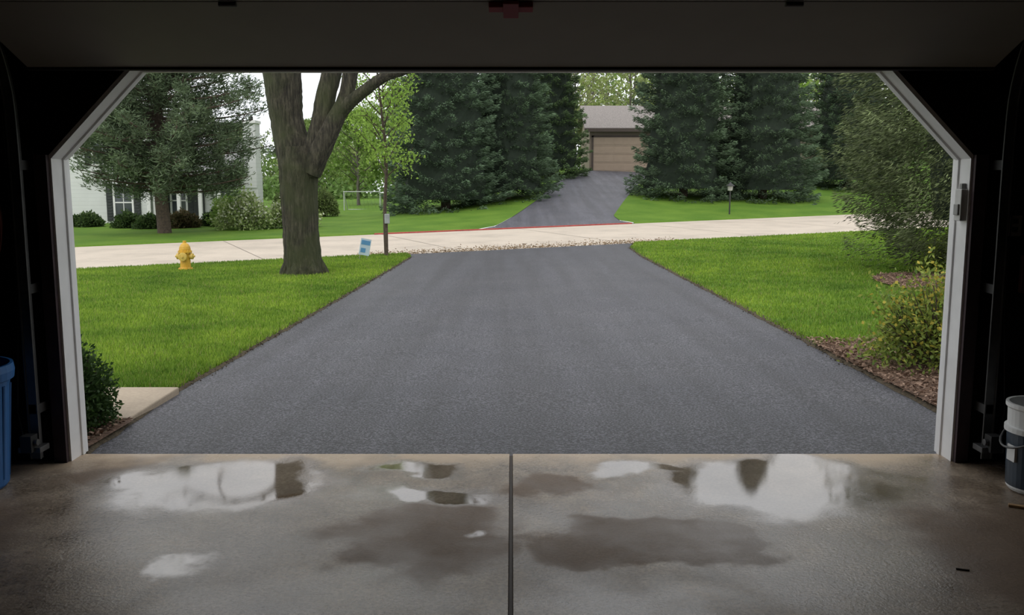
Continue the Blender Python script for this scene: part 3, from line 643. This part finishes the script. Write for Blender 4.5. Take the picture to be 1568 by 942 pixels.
# overhead door
M_door=simple('door_panel_paint',(.25,.235,.20),.6,.05,3); M_seal=simple('black_rubber',(.012,.012,.012),.7); M_redh=simple('red_handle',(.25,.012,.018),.5); M_steel=simple('galvanised_steel',(.10,.10,.10),.5,.15,20,metal=.5)
mb=MB(); y,z=-.18,2.125; ang=[21.5,11,3,1]
for k,a in enumerate(ang):
    a=math.radians(a); L_=.61 if k==0 else .53
    T_=Matrix.Translation((0,y,z))@Matrix.Rotation(-a,4,'X')
    V,F=box(-2.5,2.5,-L_+.004,0,0,.045); mb.add(xf(V,T_),F,0)
    for xx in np.linspace(-2.46,2.46,5):
        V,F=box(xx-.035,xx+.035,-L_+.01,-.01,.045,.06); mb.add(xf(V,T_),F,0)
    if k==0:
        V,F=box(-2.5,2.5,0,.018,-.012,.05); mb.add(xf(V,T_),F,1)
        V,F=box(-.10,.10,-L_+.0,-L_+.045,-.03,-.0); mb.add(xf(V,T_),F,2); V,F=box(-.035,.035,-L_-.05,-L_+.07,-.045,-.028); mb.add(xf(V,T_),F,2)
    for xx in (-1.28,0,1.28):
        if xx or k:
            V,F=box(xx-.035,xx+.035,-L_-.03,-L_+.03,-.012,.0); mb.add(xf(V,T_),F,3)
            V,F=lathe([(0,-.04),(.012,-.04),(.012,.04),(0,.04)],8,axis=(1,0,0),loc=(xx,-L_,-.016)); mb.add(xf(V,T_),F,3)
    y-=L_*math.cos(a); z+=L_*math.sin(a)
mb.build('garage_door',[M_door,M_seal,M_redh,M_steel],bevel=.003)
M_trk=simple('dull_track_steel',(.10,.10,.10),.5,.2,10,metal=.6)
for s in (-1,1):
    mb=MB(); x=s*2.575
    P=[(x,-.235,.05),(x,-.235,1.0),(x,-.235,1.75),(x,-.27,2.05),(x,-.40,2.30),(x,-.62,2.47),(x,-.9,2.53),(x,-2.2,2.56),(x,-3.0,2.58)]
    Q,_=spl(P,[1]*9,60)
    for dx,dy in ((-.025,0),(.025,0)): mb.add(*tube(Q+[dx,0,0],[.006]*60,6),0)
    T=np.gradient(Q,axis=0);T=norm(T); Nn=np.stack([0*T[:,0],-T[:,2],T[:,1]],-1)
    V=np.stack([Q+[-.025,0,0],Q+[.025,0,0],Q+[.025,0,0]-Nn*.03,Q+[-.025,0,0]-Nn*.03],1).reshape(-1,3)
    F=[(4*i+k,4*i+k+1,4*i+5+k,4*i+4+k) for i in range(59) for k in (0,1)]; mb.add(V,F,0)
    for zz in (.3,.95,1.6): mb.add(*box(x-.03,x+.03,-.235,-.12,zz,zz+.05),0)
    mb.build('door_track',[M_trk])
    mb=MB(); mb.add(*box(x-.06,x+.06,-.30,-.20,.10,.13),0); mb.add(*box(x-.03,x+.03,-.33,-.26,.11,.20),1); mb.add(*lathe([(0,0),(.018,0),(.018,.02),(0,.02)],12,axis=(-s,0,0),loc=(x-s*.03,-.295,.16)),0)
    mb.add(*tube([(x+s*.03,-.28,.15),(x+s*.1,-.2,.3),(x+s*.09,-.135,.9),(x+s*.1,-.135,2.0)],[.004]*4,5),1)
    mb.build('door_safety_sensor',[M_steel,M_seal],bevel=.003)
mb=MB(); mb.add(*box(2.405,2.44,-.11,-.04,1.33,1.50),0); mb.add(*box(2.395,2.406,-.10,-.05,1.36,1.42),1)
mb.add(*box(2.415,2.44,-.09,-.06,1.50,1.53),1)
mb.build('wall_keypad',[simple('keypad_grey',(.6,.6,.58),.5),simple('keypad_dark',(.3,.3,.29),.5)],bevel=.004)
mb=MB(); mb.add(*box(2.66,2.73,-.13,-.12,1.25,1.36),0)
for zz in (1.27,1.315): mb.add(*box(2.68,2.71,-.135,-.128,zz,zz+.028),1)
mb.build('power_outlet',[simple('outlet_plate',(.30,.27,.24),.4),M_seal],bevel=.002)
mb=MB(); c=np.array([-2.78,-.16,1.35])
for k in range(6):
    a=np.linspace(0,2*np.pi,25); P=np.stack([c[0]+(.075+.004*k)*np.cos(a),c[1]-.01*k+0*a,c[2]+(.17+.01*k)*np.sin(a)-.01*k],-1); mb.add(*tube(P,[.006]*25,5),0)
mb.add(*tube([(c[0],-.12,c[2]+.2),(c[0],-.18,c[2]+.19),(c[0],-.23,c[2]+.23)],[.008]*3,6),1)
mb.build('extension_cord',[simple('dark_red_cord',(.14,.03,.022),.6),M_steel])
mb=MB(); mb.add(*tube([(2.84,-.19,.02),(2.82,-.16,.9),(2.81,-.14,1.75)],[.014]*3,8),0,smooth=True); mb.add(*box(2.72,2.94,-.185,-.155,.95,1.15),1)
mb.build('shovel',[M_wood,simple('rust_blade',(.10,.03,.022),.6)],bevel=.004)
M_blue=simple('blue_plastic',(.015,.11,.32),.45,.1,5)
mb=MB(); L=(-2.775,-.58,0)
mb.add(*lathe([(0,.005),(.205,.005),(.215,.02),(.25,.55),(.27,.56),(.275,.60),(.27,.635),(.255,.635),(.245,.56),(.20,.04),(0,.04)],40,loc=L),0)
for a in np.linspace(0,6.28,17)[:-1]: mb.add(*tube([(L[0]+.213*math.cos(a),L[1]+.213*math.sin(a),.05),(L[0]+.232*math.cos(a),L[1]+.232*math.sin(a),.3),(L[0]+.249*math.cos(a),L[1]+.249*math.sin(a),.53)],[.008]*3,6),0)
mb.add(*tube([(L[0]-.07,L[1]-.26,.52),(L[0],L[1]-.30,.5),(L[0]+.07,L[1]-.26,.52)],[.012]*3,6),0)
mb.build('trash_can',[M_blue])
mb=MB(); L=(2.645,-.60,0)
mb.add(*lathe([(0,.005),(.13,.005),(.14,.02),(.150,.30),(.165,.305),(.165,.33),(.152,.335),(.155,.42),(.165,.43),(.165,.45),(.15,.45),(.125,.03),(0,.03)],36,loc=L),0)
mb.add(*lathe([(.1365,.03),(.1425,.03),(.1525,.30),(.147,.30)],36,loc=L),1)
for s in (-1,1): mb.add(*lathe([(0,0),(.018,0),(.018,.02),(0,.02)],12,axis=(0,s,0),loc=(L[0],L[1]+s*.155,.36)),0)
a=np.linspace(-math.pi/2,math.pi/2,17); P=np.stack([L[0]-.18*np.cos(a),L[1]+.165*np.sin(a),.36-.13*np.cos(a)],-1); mb.add(*tube(P,[.006]*17,6),2)
mb.add(*box(L[0]-.153,L[0]-.140,L[1]-.05,L[1]+.02,.16,.24),0)
mb.build('bucket',[simple('white_plastic',(.75,.76,.75),.4,.05),simple('dark_label',(.02,.035,.055),.4,.3,12),M_steel])
mb=MB(); V,F=box(-.09,.09,-.012,.012,0,.012); mb.add(xf(V,Matrix.Translation((2.46,-.87,.001))@Matrix.Rotation(-.5,4,'Z')),F); mb.build('wood_shim',[simple('shim_wood',(.45,.28,.13),.7)],bevel=.002)
mb=MB(); V,F=box(-.025,.025,-.003,.003,0,.005); mb.add(xf(V,Matrix.Translation((1.81,-1.55,.001))@Matrix.Rotation(-.3,4,'Z')),F); mb.build('twig',[M_bark2])

# ------------------------------------------------------------ world, light, camera
w=bpy.data.worlds.new('overcast'); sc.world=w; w.use_nodes=True; nt=w.node_tree; bg_=nt.nodes['Background']
tc=N(nt,'ShaderNodeTexCoord'); n=N(nt,'ShaderNodeTexNoise'); n.inputs['Scale'].default_value=2.2; n.inputs['Detail'].default_value=5
nt.links.new(tc.outputs['Generated'],n.inputs['Vector'])
nt.links.new(ramp(nt,n.outputs['Fac'],[(.3,(.84,.88,.94)),(.7,(1.,.99,.98))]),bg_.inputs['Color']); bg_.inputs['Strength'].default_value=1.45
s=bpy.data.lights.new('sun','SUN'); s.energy=1.0; s.angle=math.radians(50); s.color=(1,.96,.90); so=bpy.data.objects.new('sun',s); sc.collection.objects.link(so); so.rotation_euler=(math.radians(35),math.radians(-20),0)
cam=bpy.data.cameras.new('camera'); cam.lens=32.14; cam.sensor_width=36; cam.clip_end=500
co=bpy.data.objects.new('camera',cam); sc.collection.objects.link(co); co.location=(.005,-5.03,1.55); co.rotation_euler=(math.radians(90-7.97),0,0); sc.camera=co
